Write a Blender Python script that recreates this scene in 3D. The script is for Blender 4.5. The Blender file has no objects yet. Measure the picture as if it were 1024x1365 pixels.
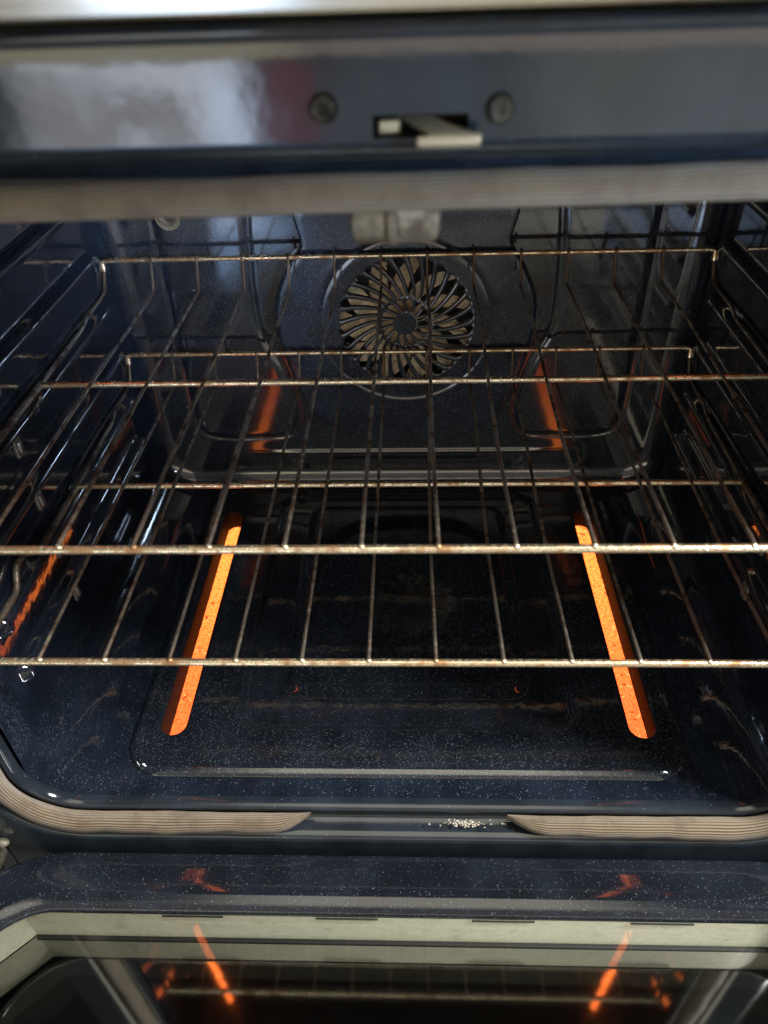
import bpy, bmesh, math, random
import numpy as np
from mathutils import Vector, Matrix
random.seed(7); RNG = np.random.default_rng(7)
SC = bpy.context.scene
COL = SC.collection

# ---------------------------------------------------------------- camera
cam_d = bpy.data.cameras.new('camera'); cam = bpy.data.objects.new('camera', cam_d); COL.objects.link(cam)
PITCH, YAW, ROLL = 0.678549, -0.050710, -0.036938
f = Vector((math.sin(YAW)*math.cos(PITCH), math.cos(YAW)*math.cos(PITCH), -math.sin(PITCH)))
r0 = f.cross(Vector((0, 0, 1))).normalized(); u0 = r0.cross(f)
r = r0*math.cos(ROLL) + u0*math.sin(ROLL); u = u0*math.cos(ROLL) - r0*math.sin(ROLL)
cam.matrix_world = Matrix(((r.x, u.x, -f.x, 0.008223), (r.y, u.y, -f.y, -0.331474), (r.z, u.z, -f.z, 0.518254), (0, 0, 0, 1)))
cam_d.sensor_fit = 'HORIZONTAL'; cam_d.sensor_width = 36.0; cam_d.lens = 36.0*1000/1024
cam_d.clip_start = 0.01; cam_d.clip_end = 50
cam_d.dof.use_dof = True; cam_d.dof.focus_distance = 0.66; cam_d.dof.aperture_fstop = 8.0
SC.camera = cam

# ---------------------------------------------------------------- world: the dim kitchen around the oven
W = bpy.data.worlds.new('World'); SC.world = W; W.use_nodes = True
nt = W.node_tree; nt.nodes.clear()
def N(nt, t, **k):
    n = nt.nodes.new(t)
    for a, b in k.items(): setattr(n, a, b)
    return n
def mth(nt, op, a, b=None, c=None, clamp=False):
    n = nt.nodes.new('ShaderNodeMath'); n.operation = op; n.use_clamp = clamp
    for i, x in enumerate((a, b, c)):
        if x is None: continue
        if isinstance(x, (int, float)): n.inputs[i].default_value = x
        else: nt.links.new(x, n.inputs[i])
    return n.outputs[0]
def smooth(nt, x, a, b, lo=0.0, hi=1.0):
    n = nt.nodes.new('ShaderNodeMapRange'); n.interpolation_type = 'SMOOTHSTEP'
    nt.links.new(x, n.inputs['Value'])
    n.inputs['From Min'].default_value = a; n.inputs['From Max'].default_value = b
    n.inputs['To Min'].default_value = lo; n.inputs['To Max'].default_value = hi
    return n.outputs['Result']
def mixc(nt, fac, a, b, mode='MIX'):
    n = nt.nodes.new('ShaderNodeMix'); n.data_type = 'RGBA'; n.blend_type = mode
    for s, x in ((0, fac), (6, a), (7, b)):
        if isinstance(x, (int, float)): n.inputs[s].default_value = x
        elif isinstance(x, tuple): n.inputs[s].default_value = (*x, 1)
        else: nt.links.new(x, n.inputs[s])
    return n.outputs[2]
tc = N(nt, 'ShaderNodeTexCoord'); sp = N(nt, 'ShaderNodeSeparateXYZ'); nt.links.new(tc.outputs['Generated'], sp.inputs[0])
X, Y, Z = sp.outputs
ny = mth(nt, 'MAXIMUM', mth(nt, 'MULTIPLY', Y, -1.0), 0.05)
AZ = mth(nt, 'DIVIDE', X, ny); EL = mth(nt, 'DIVIDE', Z, ny)
back = smooth(nt, Y, -0.05, -0.2)
def patch(a0, a1, e0, e1, sa=0.03, se=0.03):
    m = mth(nt, 'MULTIPLY', smooth(nt, AZ, a0-sa, a0+sa), smooth(nt, AZ, a1+sa, a1-sa))
    m = mth(nt, 'MULTIPLY', m, mth(nt, 'MULTIPLY', smooth(nt, EL, e0-se, e0+se), smooth(nt, EL, e1+se, e1-se)))
    return mth(nt, 'MULTIPLY', m, back)
room = mixc(nt, smooth(nt, Z, -0.35, 0.2), (0.23, 0.225, 0.20), (0.58, 0.55, 0.49))
room = mixc(nt, smooth(nt, mth(nt, 'ABSOLUTE', AZ), 0.5, 0.75), room, (0.10, 0.10, 0.10))
room = mixc(nt, mth(nt, 'MULTIPLY', smooth(nt, Z, 0.55, 0.85), smooth(nt, mth(nt, 'ABSOLUTE', X), 0.30, 0.12)), room, (3.9, 3.6, 2.95))
nz = N(nt, 'ShaderNodeTexNoise'); nz.inputs['Scale'].default_value = 14.0; nz.inputs['Detail'].default_value = 5
nt.links.new(tc.outputs['Generated'], nz.inputs['Vector'])
room = mixc(nt, patch(-0.12, 0.13, -0.45, -0.12, 0.05, 0.06), room, (0.80, 0.82, 0.82))      # the person holding the camera
room = mixc(nt, patch(0.13, 0.9, -0.34, 0.1, 0.08, 0.05), room, (1.55, 1.5, 1.30))
lit = mixc(nt, smooth(nt, nz.outputs['Fac'], 0.40, 0.60), (3.6, 3.5, 3.6), (9.5, 10.2, 11.5))
room = mixc(nt, patch(-0.47, -0.195, -0.36, -0.10, 0.02, 0.02), room, lit)
room = mixc(nt, patch(-0.24, -0.195, -0.30, -0.15, 0.02, 0.03), room, (11.0, 13.0, 17.0))
room = mixc(nt, patch(-0.47, -0.16, -0.46, -0.29, 0.02, 0.06), room, (1.4, 2.2, 3.6))
room = mixc(nt, patch(-0.9, -0.12, -0.102, 0.10, 0.05, 0.010), room, (4.2, 3.8, 2.7))
room = mixc(nt, patch(-0.12, 0.6, -0.102, 0.10, 0.05, 0.010), room, (2.9, 2.4, 1.9))
room = mixc(nt, patch(-0.175, -0.115, -0.25, -0.12, 0.02, 0.03), room, (1.5, 0.35, 0.40))
room = mixc(nt, smooth(nt, Y, 0.02, 0.12), room, (0.02, 0.02, 0.02))      # the wall the oven stands against
bg = N(nt, 'ShaderNodeBackground'); bg.inputs['Strength'].default_value = 0.75
nt.links.new(room, bg.inputs['Color'])
wo = N(nt, 'ShaderNodeOutputWorld'); nt.links.new(bg.outputs[0], wo.inputs[0])

# ---------------------------------------------------------------- lamps
def area(name, loc, aim, size, power, col, spread=180):
    d = bpy.data.lights.new(name, 'AREA'); d.shape = 'RECTANGLE'; d.size, d.size_y = size; d.energy = power; d.color = col; d.spread = math.radians(spread)
    o = bpy.data.objects.new(name, d); COL.objects.link(o); o.location = loc
    o.rotation_euler = (Vector(aim)-Vector(loc)).to_track_quat('-Z', 'Y').to_euler(); return o
area('ceiling_lamp', (1.50, -0.46, 1.9), (-0.05, -0.02, 0.0), (0.40, 0.40), 150.0, (1.0, 0.97, 0.93))
area('window_light', (1.62, -1.62, 0.76), (-0.20, 0.40, 0.29), (0.30, 0.26), 0.60, (0.58, 0.76, 1.0), 10)

SC.view_settings.view_transform = 'Standard'; SC.view_settings.look = 'None'
SC.view_settings.exposure = 0.0; SC.view_settings.gamma = 1.0; SC.view_settings.use_curve_mapping = False
SC.render.engine = 'CYCLES'; SC.cycles.use_denoising = True
SC.cycles.max_bounces = 10; SC.cycles.glossy_bounces = 8; SC.cycles.transparent_max_bounces = 12
SC.cycles.sample_clamp_indirect = 6.0

# ---------------------------------------------------------------- materials
def mat(name, base=(.5, .5, .5), rough=.5, metal=0.0, **k):
    m = bpy.data.materials.new(name); m.use_nodes = True; b = m.node_tree.nodes['Principled BSDF']
    b.inputs['Base Color'].default_value = (*base, 1); b.inputs['Roughness'].default_value = rough; b.inputs['Metallic'].default_value = metal
    for a, v in k.items(): b.inputs[a.replace('_', ' ')].default_value = v
    return m, m.node_tree, b
def noise(nt, scale, detail=3, co=None, rough=.5):
    n = N(nt, 'ShaderNodeTexNoise'); n.inputs['Scale'].default_value = scale; n.inputs['Detail'].default_value = detail; n.inputs['Roughness'].default_value = rough
    if co is None:
        t = N(nt, 'ShaderNodeTexCoord'); co = t.outputs['Object']
    nt.links.new(co, n.inputs['Vector']); return n.outputs['Fac']
def bump(nt, b, h, strength, dist):
    n = N(nt, 'ShaderNodeBump'); n.inputs['Strength'].default_value = strength; n.inputs['Distance'].default_value = dist
    nt.links.new(h, n.inputs['Height']); nt.links.new(n.outputs[0], b.inputs['Normal'])

def enamel(name, base, rough=0.10, speck=0.10, smear=0.12, ior=1.8, bs=0.05):
    m, t, b = mat(name, base, rough, IOR=ior)
    co = N(t, 'ShaderNodeTexCoord').outputs['Object']
    v = N(t, 'ShaderNodeTexVoronoi'); v.inputs['Scale'].default_value = 1250.0; t.links.new(co, v.inputs['Vector'])
    sep = N(t, 'ShaderNodeSeparateColor'); t.links.new(v.outputs['Color'], sep.inputs[0])
    dens = smooth(t, noise(t, 14, 3, co), 0.30, 0.70, 1.0-speck*0.8, 1.0-speck*1.3)
    pick = mth(t, 'GREATER_THAN', sep.outputs[0], dens)
    rad = mth(t, 'MULTIPLY_ADD', sep.outputs[1], 0.22, 0.14)
    dot = mth(t, 'MULTIPLY', mth(t, 'LESS_THAN', v.outputs['Distance'], rad), pick)
    bright = mixc(t, sep.outputs[2], (0.04, 0.055, 0.08), (0.30, 0.33, 0.36))
    cl = mixc(t, smooth(t, noise(t, 30, 4, co), 0.3, 0.7), tuple(c*0.75 for c in base), tuple(c*1.3 for c in base))
    # baked-on haze: thin greyish film in places
    film = smooth(t, noise(t, 7, 5, co, .65), 0.60, 0.80, 0.0, 0.035)
    cl = mixc(t, film, cl, (0.12, 0.11, 0.10))
    burnt = mth(t, 'MULTIPLY', smooth(t, noise(t, 75, 5, co, .75), .66, .72), smooth(t, noise(t, 11, 2, co), .45, .6))
    t.links.new(mixc(t, mth(t, 'MULTIPLY', burnt, .7), mixc(t, dot, cl, bright), (0.045, 0.030, 0.018)), b.inputs['Base Color'])
    rg = smooth(t, noise(t, 9, 6, co, .7), 0.35, 0.75, rough, rough+smear)
    t.links.new(mth(t, 'MULTIPLY_ADD', burnt, 0.35, rg), b.inputs['Roughness'])
    h = mth(t, 'ADD', mth(t, 'MULTIPLY', noise(t, 110, 2, co), 1.0), mth(t, 'MULTIPLY', noise(t, 25, 2, co), 2.0))
    bump(t, b, h, bs, 0.0015)
    return m
M = {}
M['enamel'] = enamel('blue_black_enamel', (0.0080, 0.0110, 0.0165), 0.05, 0.26, 0.04)
M['enamel_cover'] = enamel('fan_cover_enamel', (0.0120, 0.0170, 0.0290), 0.12, 0.34, 0.05, 1.6, 0.03)
M['enamel_back'] = enamel('back_wall_enamel', (0.0090, 0.0125, 0.0195), 0.08, 0.22, 0.05, 1.9, 0.03)
M['enamel_side'] = enamel('side_wall_enamel', (0.0085, 0.0130, 0.0225), 0.04, 0.18, 0.04, 2.4, 0.05)
M['ceiling'] = enamel('dulled_ceiling_enamel', (0.010, 0.011, 0.013), 0.45, 0.08, 0.2, 1.45, 0.05)
M['enamel_front'] = enamel('front_frame_enamel', (0.014, 0.019, 0.026), 0.06, 0.012, 0.07, 1.55, 0.035)
M['enamel_door'] = enamel('door_liner_enamel', (0.0080, 0.0105, 0.0155), 0.05, 0.15, 0.05, 1.6, 0.02)

def steel(name, base, dark, rough, rust=0.5, scale=60, rear_dark=False, mt=0.95):
    m, t, b = mat(name, base, rough, 0.9)
    co = N(t, 'ShaderNodeTexCoord').outputs['Object']
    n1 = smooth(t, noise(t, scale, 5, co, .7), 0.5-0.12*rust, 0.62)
    if rear_dark:
        sx_ = N(t, 'ShaderNodeSeparateXYZ'); t.links.new(co, sx_.inputs[0]); n1 = mth(t, 'MAXIMUM', n1, smooth(t, sx_.outputs[1], .28, .39, 0, .95))  # blends to the dark tone towards the rear of the rack
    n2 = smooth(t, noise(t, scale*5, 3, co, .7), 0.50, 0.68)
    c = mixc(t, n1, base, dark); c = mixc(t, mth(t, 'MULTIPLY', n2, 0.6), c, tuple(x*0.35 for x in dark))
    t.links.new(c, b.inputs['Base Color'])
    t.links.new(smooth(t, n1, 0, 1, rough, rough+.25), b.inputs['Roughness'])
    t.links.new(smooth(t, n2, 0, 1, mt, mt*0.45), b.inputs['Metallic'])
    bump(t, b, noise(t, scale*9, 3, co), 0.35, 0.0006)
    return m
M['bar'] = steel('stained_rack_bar', (0.76, 0.66, 0.47), (0.40, 0.24, 0.12), 0.26)
M['wire'] = steel('dulled_rack_wire', (0.54, 0.48, 0.39), (0.14, 0.095, 0.065), 0.34, rear_dark=True)
M['fan'] = steel('heat_tinted_fan', (0.92, 0.78, 0.56), (0.62, 0.47, 0.30), 0.45, 0.4, 50, mt=0.25)
M['bracket'] = steel('tan_bracket', (0.26, 0.225, 0.165), (0.17, 0.13, 0.09), 0.65, 0.6, 50)
M['hook'] = mat('latch_hook_metal', (0.38, 0.33, 0.23), 0.5, 0.5)[0]
M['screw'] = steel('dull_screw', (0.07, 0.066, 0.055), (0.03, 0.026, 0.02), 0.5)
M['slotwall'] = mat('scorched_slot_wall', (0.016, 0.010, 0.008), 0.60, 0.0, IOR=1.2)[0]
M['clip'] = steel('ledge_clip_metal', (0.42, 0.42, 0.40), (0.16, 0.15, 0.13), 0.30, .7, 90)
M['olive'] = mat('gap_shade_olive', (0.075, 0.073, 0.055), 0.45)[0]
M['housing'] = mat('fan_housing_metal', (0.05, 0.048, 0.042), 0.6)[0]
M['dark'] = mat('dark_cavity', (0.012, 0.012, 0.012), 0.7)[0]
M['body'] = mat('painted_body', (0.03, 0.03, 0.032), 0.45)[0]

m, t, b = mat('brushed_stainless', (0.76, 0.69, 0.56), 0.18, 1.0)
co = N(t, 'ShaderNodeTexCoord').outputs['Object']; mp = N(t, 'ShaderNodeMapping'); mp.inputs['Scale'].default_value = (3, 600, 600)
t.links.new(co, mp.inputs[0]); t.links.new(smooth(t, noise(t, 1.0, 3, mp.outputs[0]), .2, .8, .14, .24), b.inputs['Roughness'])
bump(t, b, noise(t, 20, 2, co), 0.12, 0.003)
M['stainless'] = m

m, t, b = mat('galvanised_spacer', (0.5, 0.5, 0.42), 0.45, 0.15)
co = N(t, 'ShaderNodeTexCoord').outputs['Object']
v = N(t, 'ShaderNodeTexVoronoi'); v.inputs['Scale'].default_value = 260; t.links.new(co, v.inputs['Vector'])
s = N(t, 'ShaderNodeSeparateColor'); t.links.new(v.outputs['Color'], s.inputs[0])
c = mixc(t, s.outputs[0], (0.70, 0.69, 0.55), (0.79, 0.78, 0.64))
c = mixc(t, smooth(t, noise(t, 45, 5, co, .7), .55, .75, 0, .5), c, (0.38, 0.34, 0.22))
t.links.new(c, b.inputs['Base Color']); M['spacer'] = m

# knitted glass-fibre gasket; UV u runs along it, v around it
m, t, b = mat('knitted_gasket', (0.30, 0.25, 0.18), 0.8, Sheen_Weight=0.2)
uv = N(t, 'ShaderNodeUVMap').outputs[0]; su = N(t, 'ShaderNodeSeparateXYZ'); t.links.new(uv, su.inputs[0])
rib = mth(t, 'SINE', mth(t, 'MULTIPLY', su.outputs[1], 2*math.pi*24))
st = mth(t, 'SINE', mth(t, 'ADD', mth(t, 'MULTIPLY', su.outputs[0], 2*math.pi*900), mth(t, 'MULTIPLY', rib, 1.2)))
co = N(t, 'ShaderNodeTexCoord').outputs['Object']
c = mixc(t, smooth(t, rib, -1, .3), (0.022, 0.014, 0.008), (0.25, 0.195, 0.125))
c = mixc(t, smooth(t, st, -1, 1, .35, 0), c, (0.12, 0.085, 0.05))
c = mixc(t, smooth(t, noise(t, 30, 5, co, .7), .42, .66, 0, .7), c, (0.085, 0.052, 0.030))
t.links.new(c, b.inputs['Base Color'])
bump(t, b, mth(t, 'ADD', rib, mth(t, 'MULTIPLY', st, .4)), 0.7, 0.0006); M['gasket'] = m

# glowing heating elements
def glow(name, strength, hot, cool):
    m = bpy.data.materials.new(name); m.use_nodes = True; t = m.node_tree; t.nodes.clear()
    co = N(t, 'ShaderNodeTexCoord').outputs['Object']; sy = N(t, 'ShaderNodeSeparateXYZ'); t.links.new(co, sy.inputs[0])
    fine = noise(t, 420, 3, co, .7)
    big = noise(t, 90, 4, co, .7)
    c = mixc(t, smooth(t, sy.outputs[1], .05, .34), cool, hot)
    c = mixc(t, smooth(t, fine, .36, .60, .9, 0), c, (cool[0]*.5, cool[1]*.55, cool[2]*.6))
    c = mixc(t, smooth(t, big, .58, .66, 0, .85), c, (0.42, .060, .012))
    c = mixc(t, smooth(t, noise(t, 230, 2, co), .60, .72, 0, .8), c, (cool[0]*1.3, cool[1]*2.4, cool[2]*3))
    e = N(t, 'ShaderNodeEmission'); t.links.new(c, e.inputs[0]); e.inputs[1].default_value = strength
    o = N(t, 'ShaderNodeOutputMaterial'); t.links.new(e.outputs[0], o.inputs[0]); return m
M['glow'] = glow('glowing_element', 1.0, (3.4, 0.80, 0.13), (2.4, 0.33, 0.070))
M['glow_top'] = glow('glowing_broil_element', 7.0, (1.0, 0.17, 0.03), (1.0, 0.17, 0.03))

def glass(name, refl, tint, rg_=0.02):
    m = bpy.data.materials.new(name); m.use_nodes = True; t = m.node_tree; t.nodes.clear()
    fr = N(t, 'ShaderNodeFresnel'); fr.inputs[0].default_value = 1.5
    fac = mth(t, 'ADD', mth(t, 'MULTIPLY', fr.outputs[0], 1.6), refl, clamp=True)
    g = N(t, 'ShaderNodeBsdfGlossy'); g.inputs['Roughness'].default_value = rg_
    tr = N(t, 'ShaderNodeBsdfTransparent'); tr.inputs[0].default_value = (*tint, 1)
    mx = N(t, 'ShaderNodeMixShader'); t.links.new(fac, mx.inputs[0]); t.links.new(tr.outputs[0], mx.inputs[1]); t.links.new(g.outputs[0], mx.inputs[2])
    o = N(t, 'ShaderNodeOutputMaterial'); t.links.new(mx.outputs[0], o.inputs[0]); return m
M['glass'] = glass('clear_door_glass', 0.02, (.93, .95, .92), 0.035)
M['glass2'] = glass('coated_inner_glass', 0.32, (.12, .12, .11), 0.05)
m, t, b = mat('pale_crumb', (0.46, 0.43, 0.36), 0.8)
t.links.new(mixc(t, smooth(t, noise(t, 900, 1), .50, .58), (0.46, 0.43, 0.36), (0.10, 0.06, 0.03)), b.inputs['Base Color']); M['crumb'] = m
M['insul'] = steel('worn_hinge_metal', (0.28, 0.27, 0.22), (0.10, 0.09, 0.06), 0.6, 1.0, 120)

# ---------------------------------------------------------------- helpers
def ob(name, verts, faces, m, parent=None, smooth_=True, uvs=None, angle=None):
    me = bpy.data.meshes.new(name); me.from_pydata([tuple(map(float, v)) for v in verts], [], faces); me.update()
    me.materials.append(M[m] if isinstance(m, str) else m)
    if smooth_:
        me.polygons.foreach_set('use_smooth', [True]*len(me.polygons))
        if angle: me.set_sharp_from_angle(angle=math.radians(angle))
    if uvs is not None:
        l = me.uv_layers.new(name='UVMap')
        for lp in me.loops: l.data[lp.index].uv = uvs[lp.vertex_index]
    o = bpy.data.objects.new(name, me); COL.objects.link(o)
    if parent: o.parent = parent
    return o
class MB:
    def __init__(s): s.v = []; s.f = []
    def add(s, v, f):
        n = len(s.v); s.v += [tuple(x) for x in v]; s.f += [tuple(i+n for i in q) for q in f]
    def box(s, a, b, bev=0.0):
        bm = bmesh.new(); bmesh.ops.create_cube(bm, size=1)
        for v in bm.verts: v.co = Vector([(a[i]+b[i])/2 + v.co[i]*(b[i]-a[i]) for i in range(3)])
        if bev: bmesh.ops.bevel(bm, geom=bm.edges[:], offset=bev, segments=3, profile=.5, affect='EDGES')
        bm.verts.ensure_lookup_table(); s.add([v.co[:] for v in bm.verts], [[v.index for v in q.verts] for q in bm.faces]); bm.free()
    def tube(s, pts, rad, n=12, fillet=0.0):
        P = [Vector(p) for p in pts]
        if fillet:
            Q = [P[0]]
            for i in range(1, len(P)-1):
                a = (P[i-1]-P[i]); c = (P[i+1]-P[i]); k = min(fillet, a.length*.45, c.length*.45)
                A = P[i]+a.normalized()*k; C = P[i]+c.normalized()*k
                for j in range(6):
                    w = j/5; Q.append(A*(1-w)**2 + P[i]*2*w*(1-w) + C*w*w)
            Q.append(P[-1]); P = Q
        rings = []; up = Vector((0, 0, 1)); T0 = (P[1]-P[0]).normalized()
        if abs(T0.dot(up)) > .9: up = Vector((1, 0, 0))
        nrm = T0.cross(up).normalized()
        for i, p in enumerate(P):
            if i == 0: T = (P[1]-P[0]).normalized()
            elif i == len(P)-1: T = (P[-1]-P[-2]).normalized()
            else: T = ((P[i]-P[i-1]).normalized() + (P[i+1]-P[i]).normalized()).normalized()
            nrm = (nrm - T*nrm.dot(T)).normalized(); bn = T.cross(nrm)
            rings.append([p + (nrm*math.cos(2*math.pi*k/n) + bn*math.sin(2*math.pi*k/n))*rad for k in range(n)])
        V = [q for rg in rings for q in rg]; F = []
        for i in range(len(P)-1):
            for k in range(n): F.append((i*n+k, i*n+(k+1) % n, (i+1)*n+(k+1) % n, (i+1)*n+k))
        F.append(tuple(range(n))[::-1]); F.append(tuple((len(P)-1)*n+k for k in range(n)))
        s.add(V, F)
    def ball(s, c, rad, sc=(1, 1, 1), seg=10):
        bm = bmesh.new(); bmesh.ops.create_uvsphere(bm, u_segments=seg, v_segments=seg//2+1, radius=rad)
        bm.verts.ensure_lookup_table(); s.add([(v.co.x*sc[0]+c[0], v.co.y*sc[1]+c[1], v.co.z*sc[2]+c[2]) for v in bm.verts], [[v.index for v in q.verts] for q in bm.faces]); bm.free()
    def lathe(s, prof, c, axis='y', n=32):
        V = []; F = []
        for rr, d in prof:
            for k in range(n):
                a = 2*math.pi*k/n
                V.append((c[0]+rr*math.cos(a), c[1]+d, c[2]+rr*math.sin(a)) if axis == 'y' else (c[0]+rr*math.cos(a), c[1]+rr*math.sin(a), c[2]+d))
        for i in range(len(prof)-1):
            for k in range(n): F.append((i*n+k, i*n+(k+1) % n, (i+1)*n+(k+1) % n, (i+1)*n+k))
        s.add(V, F)
    def build(s, name, m, parent=None, sm=True, angle=40): return ob(name, s.v, s.f, m, parent, sm, None, angle)
def thing(name, label, cat, loc=(0, 0, 0), group=None):
    o = bpy.data.objects.new(name, None); COL.objects.link(o); o.location = loc; o['label'] = label; o['category'] = cat
    if group: o['group'] = group
    return o
def sstep(x, a, b):
    t_ = np.clip((x-a)/(b-a), 0, 1); return t_*t_*(3-2*t_)
def sd_rrect(x, z, cx, cz, hx, hz, rr):
    qx = np.abs(x-cx)-hx+rr; qz = np.abs(z-cz)-hz+rr
    return np.minimum(np.maximum(qx, qz), 0)+np.hypot(np.maximum(qx, 0), np.maximum(qz, 0))-rr
def sd_poly(x, z, P):
    P = np.array(P); d = np.full(x.shape, 1e9); ins = np.zeros(x.shape, bool); j = len(P)-1
    for i in range(len(P)):
        a, b_ = P[i], P[j]; e = b_-a; wx, wz = x-a[0], z-a[1]
        h = np.clip((wx*e[0]+wz*e[1])/(e@e), 0, 1); d = np.minimum(d, np.hypot(wx-e[0]*h, wz-e[1]*h))
        c = ((a[1] > z) != (b_[1] > z)) & (x < (b_[0]-a[0])*(z-a[1])/(b_[1]-a[1]+1e-12)+a[0]); ins ^= c; j = i
    return np.where(ins, -d, d)
def catmull(P, n=8):
    P = np.array(P); L = len(P); out = []
    for i in range(L):
        p0, p1, p2, p3 = P[i-1], P[i], P[(i+1) % L], P[(i+2) % L]
        for k in range(n):
            w = k/n; out.append(.5*((2*p1)+(p2-p0)*w+(2*p0-5*p1+4*p2-p3)*w*w+(3*p1-p0-3*p2+p3)*w**3))
    return np.array(out)
def sd_cap(x, y, ax, ay, bx, by, rr):
    ex, ey = bx-ax, by-ay; h = np.clip(((x-ax)*ex+(y-ay)*ey)/(ex*ex+ey*ey), 0, 1)
    return np.hypot(x-ax-ex*h, y-ay-ey*h)-rr

# ================================================================ OVEN
oven = thing('oven', 'open electric oven with speckled blue-black enamel cavity, glowing floor slots and lowered door', 'oven')
HW, ZB, ZT, RC = 0.303, -0.040, 0.425, 0.046        # opening: half width, floor, ceiling, corner radius
FL, BY = -0.040, 0.42

def rr_path(n, samples_h=None, samples_v=None, arc=10, extra_x=()):
    """closed rounded-rectangle path offset outwards by 0; returns points (x,z) and outward normals, clockwise from the bottom centre going left"""
    pts = []
    def line(a, b_, nrm, k, extra=()):
        ts = sorted(set([i/k for i in range(k)] + [e for e in extra if 0 < e < 1]))
        for w in ts: pts.append(((a[0]+(b_[0]-a[0])*w, a[1]+(b_[1]-a[1])*w), nrm))
    def arcp(c, a0, a1):
        for i in range(arc):
            a = math.radians(a0+(a1-a0)*i/arc); pts.append(((c[0]+RC*math.cos(a), c[1]+RC*math.sin(a)), (math.cos(a), math.sin(a))))
    x0, x1 = -HW+RC, HW-RC; z0, z1 = ZB+RC, ZT-RC
    sh = samples_h or 40; sv = samples_v or 30
    line((0, ZB), (x0, ZB), (0, -1), sh)
    arcp((x0, z0), -90, -180)
    line((-HW, z0), (-HW, z1), (-1, 0), sv)
    arcp((x0, z1), 180, 90)
    line((x0, ZT), (x1, ZT), (0, 1), sh*2, [(x-x0)/(x1-x0) for x in extra_x])
    arcp((x1, z1), 90, 0)
    line((HW, z1), (HW, z0), (1, 0), sv)
    arcp((x1, z0), 0, -90)
    line((x1, ZB), (0, ZB), (0, -1), sh)
    return np.array([p for p, _ in pts]), np.array([q for _, q in pts])

# --- cavity liner: floor, embossed side walls, ceiling
LEV = (0.0675, 0.119, 0.1705, 0.222, 0.2735, 0.325)
def ridge(y, z):
    h = np.zeros(y.shape)
    for L in LEV:
        c = L-0.0092
        q = sd_cap(y, z, 0.052, c, 0.366, c, 0.0)
        h = np.maximum(h, 0.0105*(1-sstep(q, 0.0015, 0.0090)))
        # rack-stop tab on every ledge, with a smaller one near the front
        for yy, amp, zz in ((0.046, 0.009, -0.014),):
            q = np.abs(y-yy)/0.006; w = np.abs(z-(L+zz))/0.010
            h = np.maximum(h, amp*(1-sstep(np.maximum(q, w), 0.45, 1.15)))
    # stepped panel edge near the front and the back
    h += 0.003*(1-sstep(y, 0.018, 0.030)) + 0.002*sstep(y, 0.386, 0.396)
    return h
PP, PN = rr_path(0, 60, 190, 12)
ys = np.arange(-0.006, 0.4205, 0.0027)
n, k = len(PP), len(ys)
PX, YY = np.meshgrid(np.arange(n), ys, indexing='ij')
px, pz, nx, nz_ = PP[PX, 0], PP[PX, 1], PN[PX, 0], PN[PX, 1]
side = np.abs(nx)**3*np.clip(1-np.maximum(0, (ZB+RC-pz)/0.02), 0, 1)*np.clip(1-np.maximum(0, (pz-(ZT-RC))/0.02), 0, 1)
D = ridge(YY, pz)*side
V = np.stack([px-nx*D, YY, pz-nz_*D], -1).reshape(-1, 3)
F = []
for i in range(n):
    for j in range(k-1):
        a, b_ = i, (i+1) % n
        cx_, cy_, cz_ = (PP[a, 0]+PP[b_, 0])/2, ys[j], PP[a, 1]
        if PN[a, 1] == -1 and abs(cx_) < 0.221 and 0.026 < cy_ < 0.385: continue   # opening under the bottom cover
        F.append((a*k+j, a*k+j+1, b_*k+j+1, b_*k+j))
lin = ob('cavity_liner', V, F, 'enamel_side', oven)
lin.data.materials.append(M['ceiling'])      # the roof above the broil element is burnt dull
for p in lin.data.polygons:
    if p.center.z > ZT-.012: p.material_index = 1

for sg in (-1, 1):
    for L in LEV:
        q = MB(); q.box((-.0016, .1325, L-.0245), (.0016, .1425, L-.0085), .0009); q.box((-.0034, .1350, L-.0215), (.0, .1400, L-.0115), .0014)
        q.v = [(sg*(.2935)+(-sg)*0+x*sg*1.0, y, z) for x, y, z in q.v]; q.build('ledge_clip', 'clip', oven)

# --- back wall with pressed pockets and a hole for the fan
FC = (0.001, 0.174)
st_ = 0.0019
xs = np.arange(-0.3135, 0.314, st_); zs = np.arange(-0.050, 0.436, st_)
GX, GZ = np.meshgrid(xs, zs, indexing='ij')
sd = -sd_rrect(GX, GZ, 0, (ZB+ZT)/2, HW, (ZT-ZB)/2, RC)
R_ = 0.023
dd = np.clip(sd, 0, R_)
dep = R_-np.sqrt(np.maximum(R_*R_-(R_-dd)**2, 0))
dep = np.where(sd < 0, R_+0.0, dep)
pocketL = catmull([(-.140, .40), (-.154, .284), (-.1585, .215), (-.156, .165), (-.137, .120), (-.126, .078), (-.126, .050), (-.142, .030), (-.185, .027), (-.228, .029), (-.246, .045), (-.2495, .12), (-.2495, .20), (-.2495, .28), (-.249, .395), (-.20, .405)])
pocketR = pocketL*[-1, 1]
for P in (pocketL, pocketR):
    s_ = sd_poly(GX, GZ, P)
    dep += 0.0018*sstep(-s_, -0.001, 0.009) - 0.0012*np.exp(-(s_/0.0020)**2)
    sg = -1 if P is pocketL else 1
dep += 0.0022*np.exp(-((GZ-0.006)/0.0022)**2)*(sd > .0)*(1-sstep(np.abs(GX), .13, .20))
YB = BY-dep
V = np.stack([GX, YB, GZ], -1).reshape(-1, 3)
nxs, nzs = GX.shape; F = []
fr = np.hypot(GX-FC[0], GZ-FC[1])
for i in range(nxs-1):
    for j in range(nzs-1):
        if fr[i, j] < 0.080: continue
        if sd[i:i+2, j:j+2].max() < 0: continue
        F.append((i*nzs+j, i*nzs+j+1, (i+1)*nzs+j+1, (i+1)*nzs+j))
ob('back_wall', V, F, 'enamel_back', oven)

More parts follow.
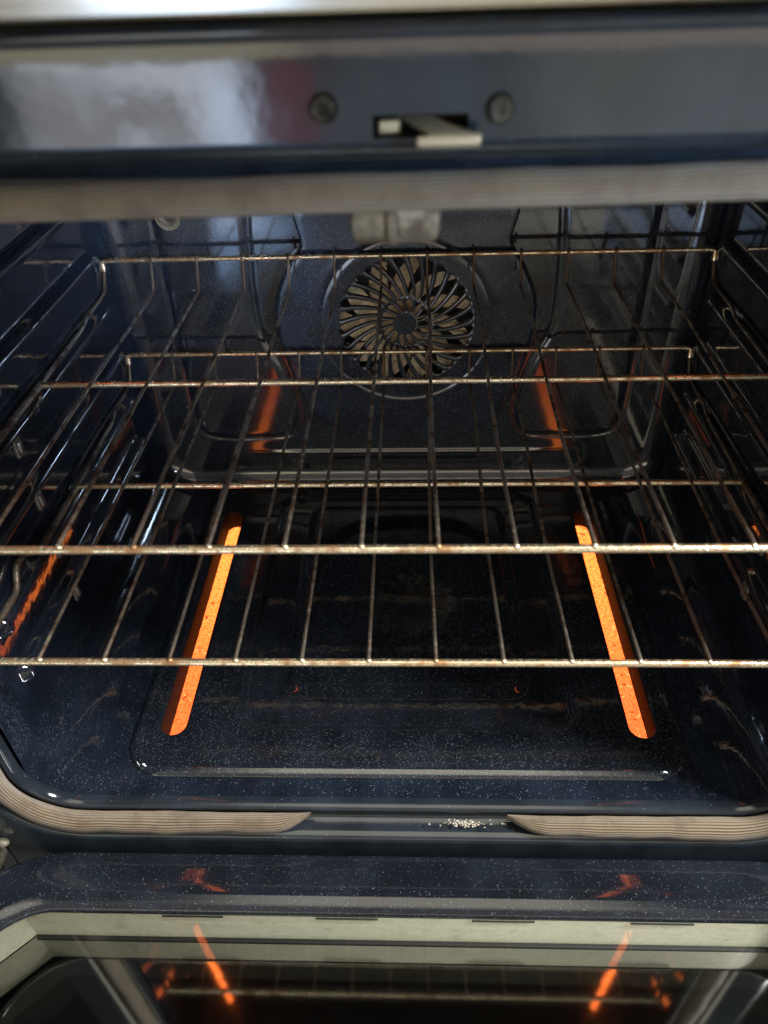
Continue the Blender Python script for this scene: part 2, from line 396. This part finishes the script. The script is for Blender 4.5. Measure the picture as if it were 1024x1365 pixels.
# --- fan housing and fan behind the cover
b1 = MB(); b1.lathe([(0.0815, 0.0), (0.0815, 0.045), (0.0, 0.045)], (FC[0], 0.4215, FC[1])); b1.build('fan_housing', 'housing', oven)
fan = MB(); fan.lathe([(0.0, -0.016), (0.012, -0.0155), (0.0135, -0.012), (0.014, 0.010)], (FC[0], 0.430, FC[1]), n=28)
fan = fan.build('convection_fan', 'fan', oven)
NB = 11
for i in range(NB):
    a0 = 2*math.pi*i/NB+.2; V = []; F = []; q = 12
    for j in range(q):
        w = j/(q-1); rr = 0.013+0.058*w; a = a0-0.55*w**1.3
        wid = (0.2+0.20*math.sin(w*2.6))/(.35+w)*1.05
        for s2, dy in ((-.5, .0085), (0, .002), (.5, -.006)):
            V.append((FC[0]+rr*math.cos(a+s2*wid), 0.4175+dy*.8, FC[1]+rr*math.sin(a+s2*wid)))
        if j: F += [((j-1)*3, (j-1)*3+1, j*3+1, j*3), ((j-1)*3+1, (j-1)*3+2, j*3+2, j*3+1)]
    ob('blade', V, F, 'fan', fan)
sp_ = MB(); sp_.ball((FC[0], 0.4165, FC[1]+.011), .0032); sp_.build('hub_nut', 'bracket', fan)

# --- convection fan cover: pressed plate with swirled slots
PYc = 0.404
V = []; F = []
def pt(rr, a, y=0.0): V.append((FC[0]+rr*math.cos(a), PYc+y, FC[1]+.0045+rr*math.sin(a))); return len(V)-1
def dome(rr): return -0.0008*math.cos(min(rr/0.086, 1)*math.pi/2)**1.3 if rr < .086 else 0
def swirl(rr): return 0.36*((rr-0.028)/0.045)**0.8 if rr > .028 else -0.2*(0.028-rr)/.016
def slots(r0, r1, n_, frac, phase, q=22, ra=.0015, rb=.003):
    for i in range(n_):
        pitch = 2*math.pi/n_; cols = []
        for j in range(q+5):
            if j == 0: rr = r0
            elif j == q+4: rr = r1
            else:
                w = (j-1)/(q+2); rr = r0+.0012+(r1-r0-.0024)*w
            a = phase+i*pitch+swirl(rr)
            w0, w1 = rr-(r0+.0012), (r1-.0012)-rr
            hw = 0
            if j > 0 and j < q+4:
                hw = frac*pitch/2
                wa, wb = ra, rb
                if w0 < wa: hw *= math.sqrt(max(0, 1-(1-max(w0, 0)/wa)**2))
                if w1 < wb: hw *= math.sqrt(max(0, 1-(1-max(w1, 0)/wb)**2))
            dm = dome(rr); lip = min(.0007/rr, max(hw*.9, 0))
            op = hw > 1e-6
            cols.append((pt(rr, a-pitch/2, dm), pt(rr, a-hw-(lip if op else 0), dm-.0002), pt(rr, a-hw, dm+.0010 if op else dm), pt(rr, a-hw, dm+.0035 if op else dm),
                         pt(rr, a+hw, dm+.0035 if op else dm), pt(rr, a+hw, dm+.0010 if op else dm), pt(rr, a+hw+(lip if op else 0), dm-.0002), pt(rr, a+pitch/2, dm), op))
        for j in range(len(cols)-1):
            A, B = cols[j], cols[j+1]
            for s2 in (0, 1, 5, 6): F.append((A[s2], A[s2+1], B[s2+1], B[s2]))
            if A[8] or B[8]:
                F.append((A[2], A[3], B[3], B[2])); F.append((A[4], A[5], B[5], B[4]))
            else: F.append((A[2], A[5], B[5], B[2]))
def ringr(r0, y0, r1, y1, n_=96):
    for i in range(n_):
        a, b_ = 2*math.pi*i/n_, 2*math.pi*(i+1)/n_
        F.append((pt(r0, a, y0), pt(r0, b_, y0), pt(r1, b_, y1), pt(r1, a, y1)))
for ra_, rb_ in ((.0001, .004), (.004, .008), (.008, .0115)): ringr(ra_, dome(ra_), rb_, dome(rb_))
slots(.0115, .0272, 14, .62, .1)
slots(.0272, .0715, 28, .58, .0)
prof = [(.0715, dome(.0715)), (.080, dome(.080)), (.084, -.0001), (.0868, .0001), (.0880, .0004), (.0892, .0004), (.0904, -.0001), (.0925, -.0004), (.0945, -.0004), (.097, -.0003), (.100, -.0002)]
for (a, ya), (b_, yb_) in zip(prof[:-1], prof[1:]): ringr(a, ya, b_, yb_)
outl = catmull([(-.100, .305), (-.103, .262), (-.120, .236), (-.1335, .205), (-.136, .174), (-.128, .128), (-.113, .085), (-.092, .055), (-.060, .036), (0, .029), (.062, .036), (.094, .055), (.115, .085), (.129, .128), (.136, .174), (.1345, .205), (.121, .236), (.106, .262), (.104, .305), (0, .312)], 10)
no = 240
ang = np.arctan2(outl[:, 1]-FC[1]-.004, outl[:, 0]-FC[0]); o_ = np.argsort(ang); ang = ang[o_]; rad = np.hypot(outl[:, 0]-FC[0], outl[:, 1]-FC[1]-.004)[o_]
ga = np.linspace(-math.pi, math.pi, no, endpoint=False); gr = np.interp(ga, ang, rad, period=2*math.pi)
rings = []
for w, y in ((0, -.0002), (.25, 0), (.5, 0), (.75, 0), (.9, 0)): rings.append([pt(.100+(R1-.005-.100)*w/.9, a, y) for a, R1 in zip(ga, gr)])
for dr, y in ((-.0035, .0002), (-.0018, .0010), (-.0006, .0024), (0, .0045), (0, .013)): rings.append([pt(R1+dr, a, y) for a, R1 in zip(ga, gr)])
for A, B in zip(rings[:-1], rings[1:]):
    for i in range(no): F.append((A[i], A[(i+1) % no], B[(i+1) % no], B[i]))
cover = ob('fan_cover', V, F, 'enamel_cover', oven)
bm = bmesh.new(); bm.from_mesh(cover.data); bmesh.ops.remove_doubles(bm, verts=bm.verts, dist=2e-5); bm.to_mesh(cover.data); bm.free()
for x, z in ((0.012, .041), (-.100, .17), (.104, .17)):
    q = MB(); q.ball((x, PYc-.0002, z), .0021, (1, .45, 1)); q.lathe([(.0034, -.0001), (.0036, .0004)], (x, PYc-.0004, z), n=16); q.build('screw', 'screw', cover)

# --- lamp socket ring high on the back wall
q = MB(); q.lathe([(.004, -.001), (.0075, -.0045), (.009, -.0025), (.0125, -.003), (.0135, .0025)], (-.232, BY-.0005, .287), n=28); q.build('lamp_socket', 'bracket', oven)

# --- bottom cover (raised panel) with two long slots
PZ = -0.0355; PXH, PY0, PY1, PR = .2375, .0105, .402, .034
st_ = 0.00185
xs = np.arange(-.2405, .2415, st_); ysg = np.arange(.0065, .4065, st_)
GX, GY = np.meshgrid(xs, ysg, indexing='ij')
pcx, pcy, phx, phy = 0, (PY0+PY1)/2, PXH, (PY1-PY0)/2
SL = (-.2035, .2035); SY0, SY1, SR = .0600, .3460, .0113
for it in range(3):
    s0 = sd_rrect(GX, GY, pcx, pcy, phx, phy, PR); e = 1e-5
    gx = (sd_rrect(GX+e, GY, pcx, pcy, phx, phy, PR)-s0)/e; gy = (sd_rrect(GX, GY+e, pcx, pcy, phx, phy, PR)-s0)/e
    mk = s0 > -0.0009; GX = np.where(mk, GX-gx*s0, GX); GY = np.where(mk, GY-gy*s0, GY)
for sx in SL:
    for it in range(3):
        s0 = sd_cap(GX, GY, sx, SY0, sx, SY1, SR)
        gx = (sd_cap(GX+e, GY, sx, SY0, sx, SY1, SR)-s0)/e; gy = (sd_cap(GX, GY+e, sx, SY0, sx, SY1, SR)-s0)/e
        mk = np.abs(s0) < .00105; GX = np.where(mk, GX-gx*s0, GX); GY = np.where(mk, GY-gy*s0, GY)
s0 = sd_rrect(GX, GY, pcx, pcy, phx, phy, PR)
ZZ = np.full(GX.shape, PZ); ZZ -= .0034*(1-np.sqrt(np.clip(1-np.clip((s0+.0045)/.0045, 0, 1)**2, 0, 1)))
s1 = sd_rrect(GX, GY, 0, .222, .150, .166, .020); ZZ -= .0050*sstep(-s1, -.001, .006); ZZ += .0016*np.exp(-((s0+.0065)/.0018)**2)
s2_ = sd_rrect(GX, GY, 0, .232, .112, .137, .018); ZZ += .0036*sstep(-s2_, -.003, .010)
s3 = np.minimum(sd_cap(GX, GY, SL[0], SY0, SL[0], SY1, SR), sd_cap(GX, GY, SL[1], SY0, SL[1], SY1, SR))
ZZ -= .0012*np.clip(1-s3/.0022, 0, 1)**2
inside = (s3 < 1e-6)
V = np.stack([GX, GY, ZZ], -1).reshape(-1, 3); F = []; b_n = GX.shape[1]
out = s0 > -1e-7
for i in range(GX.shape[0]-1):
    for j in range(b_n-1):
        if inside[i:i+2, j:j+2].all() or out[i:i+2, j:j+2].all(): continue
        F.append((i*b_n+j, (i+1)*b_n+j, (i+1)*b_n+j+1, i*b_n+j+1))
panel = ob('bottom_cover', V, F, 'enamel', oven)
def capring(sx, rr, z, off=0):
    L = []
    for i in range(16): a = math.pi+math.pi*i/15; L.append((sx+rr*math.cos(a), SY0+rr*math.sin(a), z))
    for i in range(1, 12): L.append((sx+rr, SY0+(SY1-SY0)*i/12, z))
    for i in range(16): a = math.pi*i/15; L.append((sx+rr*math.cos(a), SY1+rr*math.sin(a), z))
    for i in range(1, 12): L.append((sx-rr, SY1+(SY0-SY1)*i/12, z))
    return L
for sx in SL:
    V = []; F = []; rg = [capring(sx, SR+.0001, PZ-.0012), capring(sx, SR-.0003, PZ-.0024), capring(sx, SR-.0003, -.066)]
    nn = len(rg[0])
    for q in rg: V += q
    for i in range(2):
        for j in range(nn): F.append((i*nn+j, i*nn+(j+1) % nn, (i+1)*nn+(j+1) % nn, (i+1)*nn+j))
    ob('slot_wall', V, F, 'slotwall', panel)
    V = []; F = []; rg = [capring(sx, SR-.0012, -.0620), capring(sx, SR-.0014, -.0590), capring(sx, SR-.0035, -.0575), capring(sx,   .0035, -.0570)]
    for q in rg: V += q
    for i in range(3):
        for j in range(nn): F.append((i*nn+j, i*nn+(j+1) % nn, (i+1)*nn+(j+1) % nn, (i+1)*nn+j))
    F.append(tuple(3*nn+j for j in range(nn)))
    ob('heating_element', V, F, 'glow', oven)
for x in (-.128, .128):
    q = MB(); q.lathe([(.0005, .0016), (.002, .0018), (.0036, .0012), (.0042, -.0004)], (x, .388, PZ), 'z', 18); q.build('screw', 'screw', panel)

# --- broil element under the ceiling (seen mirrored in the open door)
bt = MB()
for sg in (-1, 1):
    bt.tube([(sg*.2965, .170, .386), (sg*.2945, .104, .386), (sg*.246, .042, .386)], .0040, 12, .01)
    bt.build('broil_element', 'glow_top', oven); bt = MB()

# --- front frame (sweep) with latch opening
SLX = (-.006, .029); 
FP, FN = rr_path(0, 24, 24, 14, SLX)
prof = [(0, -.0061), (0, -.008), (.0006, -.0122), (.0022, -.0150), (.0045, -.0160), (.0064, -.0148), (.0078, -.0125), (.0165, -.0125), (.0180, -.0150), (.0188, -.0235), (.0200, -.0275), (.0225, -.0296), (.0255, -.0302), (.0265, -.0302), (.0275, -.0302), (.0345, -.0302), (.0355, -.0302), (.045, -.0302), (.0500, -.0302), (.0573, -.0302), (.0581, -.03015), (.0603, -.02975), (.0611, -.0296), (.0625, -.0291), (.0636, -.0278), (.0640, -.025), (.0640, -.001)]
V = []; F = []; n, k = len(FP), len(prof)
for i in range(n):
    for d, y in prof: V.append((FP[i, 0]+FN[i, 0]*d, y, FP[i, 1]+FN[i, 1]*d))
for i in range(n):
    for j in range(k-1):
        xm = (FP[i, 0]+FP[(i+1) % n, 0])/2
        if FN[i, 1] == 1 and SLX[0] < xm < SLX[1] and FN[(i+1) % n, 1] == 1 and .0264 < (prof[j][0]+prof[j+1][0])/2 < .0345: continue
        F.append((i*k+j, (i+1) % n*k+j, (i+1) % n*k+j+1, i*k+j+1))
frame = ob('front_frame', V, F, 'enamel_front', oven)
z0, z1 = ZT+.0265, ZT+.0345
q = MB(); a, c = SLX
q.add([(a, -.0301, z0), (c, -.0301, z0), (c, -.0301, z1), (a, -.0301, z1), (a, -.004, z0), (c, -.004, z0), (c, -.004, z1), (a, -.004, z1)], [(0, 1, 5, 4), (1, 2, 6, 5), (2, 3, 7, 6), (3, 0, 4, 7), (4, 5, 6, 7)])
q.build('latch_slot', 'dark', frame, False)
def extr(pts, y0, y1):
    V = [(x, y0, z) for x, z in pts]+[(x, y1, z) for x, z in pts]; n_ = len(pts)
    return V, [tuple(range(n_)), tuple(range(2*n_-1, n_-1, -1))]+[(i, i+n_, (i+1) % n_+n_, (i+1) % n_) for i in range(n_)]
# folded hook: a flat strip that comes out of the slot and turns over to the front
def strip(P, th, name, m, parent):
    V = []; F = []
    for (x0, x1, y, z, zz) in P:
        V += [(x0, y, z), (x1, y, z), (x1, y+.0002, z-th), (x0, y+.0002, z-th)]
    for i in range(len(P)-1):
        for j in range(4): F.append((i*4+j, i*4+(j+1) % 4, (i+1)*4+(j+1) % 4, (i+1)*4+j))
    F += [(0, 1, 2, 3), tuple(len(V)-4+j for j in (3, 2, 1, 0))]
    o = ob(name, V, F, m, parent, True, None, 35)
    md = o.modifiers.new('bevel', 'BEVEL'); md.width = .0006; md.segments = 2; md.limit_method = 'ANGLE'; return o
strip([(.0015, .0130, -.010, z0+.0056, 0), (.0085, .0215, -.028, z0+.0048, 0), (.0150, .0325, -.0400, z0+.0030, 0)], .0009, 'latch_hook', 'hook', frame)
q = MB(); q.box((.0100, -.0416, z0-.0006), (.0328, -.0398, z0+.0030), .0008); q.build('hook_lip', 'hook', frame)
q = MB(); q.box((-.0040, -.024, z0+.0006), (.004, -.020, z0+.0050), .0006); q.build('latch_lever', 'hook', frame)
for x, z in ((-.0235, .4625), (.040, .4610)):
    q = MB(); q.lathe([(.0001, -.0004), (.0014, -.0006), (.0018, -.0022), (.0040, -.0026), (.0049, -.0016), (.0053, .0002)], (x, -.0305, z), n=26); q.build('screw', 'screw', frame)

# --- small bracket hanging under the top seal
pts = []
q = MB()
V = []; F = []
cross = [(-.0175, -.004, .0), (-.0172, -.006, 0), (-.0035, -.0064, 0), (-.0022, -.0088, 0), (.0000, -.0090, 0), (.0012, -.0064, 0), (.0175, -.0060, 0), (.0180, -.004, 0)]
zz = [.427, .414, .4095, .4065, .4055]
for zi, z in enumerate(zz):
    sh = (0, 0, 0, .0012, .0035)[zi]; wd = (1, 1, .98, .93, .86)[zi]
    for x, y, _ in cross: V.append((.001+x*wd, y+sh, z))
for i in range(len(zz)-1):
    for j in range(len(cross)-1): F.append((i*8+j, i*8+j+1, (i+1)*8+j+1, (i+1)*8+j))
o = ob('bracket', V, F, 'bracket', oven, True, None, 50)
md = o.modifiers.new('thickness', 'SOLIDIFY'); md.thickness = .0014; md.offset = -1

# --- knitted gasket in the frame's groove, open at the bottom centre
def gasket():
    n_ = .0102; pts = []; 
    P, Nn = rr_path(0, 120, 90, 24)
    idx = [i for i in range(len(P)) if not (Nn[i, 1] < -.99 and -.0745 < P[i, 0] < .0810)]
    # order: start left of the gap and run clockwise to the right of the gap
    start = min((i for i in idx if P[i, 0] < 0 and i < 120), key=lambda i: i); idx = [i for i in idx if i >= start]+[i for i in idx if i < start]
    L = 0; acc = [0]
    for a, b2 in zip(idx[:-1], idx[1:]): L += float(np.hypot(*(P[b2]-P[a]))); acc.append(L)
    q = 48; V = []; F = []; UV = []
    ph = RNG.uniform(0, 6, 4)
    for t_, i in enumerate(idx):
        s = min(acc[t_], L-acc[t_]); tp = min(1, s/.034); sc = max(.03, math.sin(tp*math.pi/2)**.9)
        wob = .00045*math.sin(acc[t_]*31+ph[0])+.00035*math.sin(acc[t_]*77+ph[1])+.0002*math.sin(acc[t_]*190+ph[2])
        wob *= 1-.75*max(0, Nn[i, 1])
        top = max(0, Nn[i, 1])
        for j in range(q+1):
            a = 2*math.pi*j/q; rib = 1+.028*math.cos(24*a)
            ra = (.0077-.0008*top+wob)*rib
            dn = n_-top*(.0036-.0095*P[i, 0])+wob + math.cos(a)*ra*1.0*(.35+.65*sc) - (1-sc)*.0045
            y = -.0235 - .0015*top + math.sin(a)*ra*1.02*sc + (1-sc)*.0060
            V.append((P[i, 0]+Nn[i, 0]*dn, y, P[i, 1]+Nn[i, 1]*dn)); UV.append((acc[t_], j/q))
    m_ = q+1
    for t_ in range(len(idx)-1):
        for j in range(q): F.append((t_*m_+j, t_*m_+j+1, (t_+1)*m_+j+1, (t_+1)*m_+j))
    F.append(tuple(range(q))); F.append(tuple((len(idx)-1)*m_+j for j in range(q))[::-1])
    ob('gasket', V, F, 'gasket', oven, True, UV)
gasket()

# --- stainless control panel above and dark body round the cavity
q = MB(); q.box((-.38, -.058, .4935), (.38, .02, .62), .0012); q.build('control_panel', 'stainless', oven)
q = MB(); q.box((-.38, -.020, .4896), (.38, .02, .4928), .0006); q.build('gap_shade_strip', 'olive', oven)  # added filler in the open gap; its dull olive stands for the shade there
q = MB()
q.box((-.38, -.001, -.36), (-.3645, .52, .485)); q.box((.3645, -.001, -.36), (.38, .52, .485)); q.box((-.3644, .475, -.36), (.3644, .52, .485))
q.box((-.3644, .0, -.36), (.3644, .474, -.105)); q.box((-.38, .0205, .4852), (.38, .52, .62))
q.build('body_casing', 'body', oven, False)

# --- lowered door
door = bpy.data.objects.new('door', None); COL.objects.link(door); door.parent = oven
q = MB(); q.box((-.379, -.585, -.158), (.379, -.0360, -.1335), .006); q.build('outer_panel', 'stainless', door)
DX, DY0, DY1, DR = .330, -.465, -.0795, .060
def drr(off, z, narc=14, nl=30):
    L = []; cx0, cx1, cy0, cy1 = -DX+DR, DX-DR, DY0+DR, DY1-DR; R1 = DR+off
    for (cx, cy, a0) in ((cx1, cy1, 0), (cx0, cy1, 90), (cx0, cy0, 180), (cx1, cy0, 270)):
        for i in range(narc+1): a = math.radians(a0+90*i/narc); L.append((cx+R1*math.cos(a), cy+R1*math.sin(a), z))
    return L
prof = [(.0010, -.0856), (.0000, -.0846), (.0000, -.0835), (.0012, -.0812), (.0042, -.0782), (.0085, -.0760), (.0135, -.0752), (.030, -.0750), (.0400, -.0750), (.0428, -.0757), (.0440, -.0775), (.0442, -.0800), (.0442, -.1330)]
rg = [drr(o_, z) for o_, z in prof]; nn = len(rg[0]); V = [p for L in rg for p in L]
F = [(i*nn+j, i*nn+(j+1) % nn, (i+1)*nn+(j+1) % nn, (i+1)*nn+j) for i in range(len(rg)-1) for j in range(nn)]
ob('door_liner', V, F, 'enamel_door', door)
# wide apron out to the door's square edge at the hinge side is covered by the liner; panes and spacer inside
def pane(name, off, z, th, m):
    A, B = drr(off, z), drr(off, z-th); n_ = len(A)
    return ob(name, A, [tuple(range(n_))], m, door, False)
pane('glass_pane', .0030, -.0866, .003, 'glass')
rg = [drr(.0012, -.0872), drr(.0012, -.1285)]; 
def spacer_ring(z):
    c = [(-.302, DY1+.0006), (.302, DY1+.0006), (.336, -.112), (.336, -.46), (-.336, -.46), (-.336, -.112)]
    return [(x, y, z) for x, y in c]
rg = [spacer_ring(-.0872), spacer_ring(-.1290)]; nn = len(rg[0]); V = rg[0]+rg[1]
F = [(j, (j+1) % nn, nn+(j+1) % nn, nn+j) for j in range(nn)]
ob('spacer', V, F, 'spacer', door, False)
A = [(-.34, DY0, -.1300), (.34, DY0, -.1300), (.34, DY1+.004, -.1300), (-.34, DY1+.004, -.1300)]
ob('inner_pane', A, [(0, 1, 2, 3)], 'glass2', door, False)
q = MB()
q.box((-.301, -.0822, -.1299), (.304, -.0790, -.1282), .0004); q.build('pane_edge_seal', 'dark', door)
for x in (-.165, -.045, .075, .195):
    q = MB(); q.box((x-.024, -.0806, -.0884), (x+.024, -.0795, -.0868), .0004); q.build('retaining_tab', 'dark', door)
q = MB(); q.tube([(-.30, -.575, -.162), (-.30, -.575, -.205), (.30, -.575, -.205), (.30, -.575, -.162)], .011, 16, .02); q.build('handle', 'stainless', door)
# hinges at both lower corners
for sg in (-1, 1):
    q = MB(); q.box((sg*.345-.010, -.046, -.095), (sg*.345+.010, -.026, -.066), .004); q.ball((sg*.341, -.036, -.063), .012, (1, .9, .9), 14); q.ball((sg*.329, -.0345, -.066), .0045, (1.6, 1, .8), 12)
    q.build('door_hinge', 'insul', oven)

# ================================================================ RACKS
S = .0455; RB, RM, RH = .3972, .2022, .0305
def make_rack(label, z):
    t = thing('oven_rack', label, 'oven rack', (0, 0, z), 'chromed wire racks inside the oven')
    X0 = 6.5*S
    q = MB(); q.tube([(-X0, .006, 0), (-X0+.004, 0, 0), (X0-.004, 0, 0), (X0, .006, 0)], .00265, 14, .003)
    for i in range(1, 13): q.ball(((i-6.5)*S, .0000, .0026), .0019, (1.1, 1.2, .8), 8)
    q.build('front_bar', 'bar', t)
    q = MB(); q.tube([(-X0+.001, RM, 0), (X0-.001, RM, 0)], .0027, 14); q.build('middle_bar', 'bar', t)
    q = MB(); q.tube([(-X0-.004, RB-.002, RH-.010), (-X0-.004, RB, RH-.001), (-X0+.001, RB, RH), (X0-.001, RB, RH), (X0+.004, RB, RH-.001), (X0+.004, RB-.002, RH-.010)], .0024, 14, .005); q.build('rear_bar', 'bar', t)
    for sg in (-1, 1):
        x = sg*X0
        q = MB(); q.tube([(x, .005, 0), (x, .070, 0), (x*1.012, .084, .011), (x*1.012, .100, .011), (x, .114, 0), (x, RM+.002, 0)], .00262, 12, .006)
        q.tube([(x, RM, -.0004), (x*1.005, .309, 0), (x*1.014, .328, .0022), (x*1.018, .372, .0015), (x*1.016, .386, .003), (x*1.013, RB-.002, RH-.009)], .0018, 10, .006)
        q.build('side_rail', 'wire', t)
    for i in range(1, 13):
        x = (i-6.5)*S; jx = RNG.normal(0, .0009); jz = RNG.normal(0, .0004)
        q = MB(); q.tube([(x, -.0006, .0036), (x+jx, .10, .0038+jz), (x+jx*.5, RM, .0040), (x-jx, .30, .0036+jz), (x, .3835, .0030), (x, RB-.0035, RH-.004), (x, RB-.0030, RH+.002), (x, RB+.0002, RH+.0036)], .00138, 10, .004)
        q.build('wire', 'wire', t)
    return t
r1_ = make_rack('upper stained wire rack, on the higher ledges, crossing in front of the fan cover', .2224)
r2_ = bpy.data.objects.new('oven_rack', None); COL.objects.link(r2_)
r2_.location = (0, .0005, .1187); r2_['category'] = 'oven rack'; r2_['group'] = r1_['group']
r2_['label'] = 'lower of the two stained wire racks, closer to the glowing floor slots'
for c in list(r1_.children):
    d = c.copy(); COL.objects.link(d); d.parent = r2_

# crumbs baked on in the gap of the seal
q = MB()
for i in range(150):
    x = .048+RNG.normal(0, .007 if i < 110 else .022); y = -.0205+RNG.normal(0, .0016)
    q.ball((x, min(y, -.0172), -.0524), RNG.uniform(.0003, .0008), (RNG.uniform(.8, 1.6), RNG.uniform(.7, 1.2), .6), 6)
o = q.build('baked_crumbs', 'crumb'); o['label'] = 'small pale cluster of crumbs in the seal gap below the oven floor'; o['category'] = 'crumbs'; o['kind'] = 'stuff'
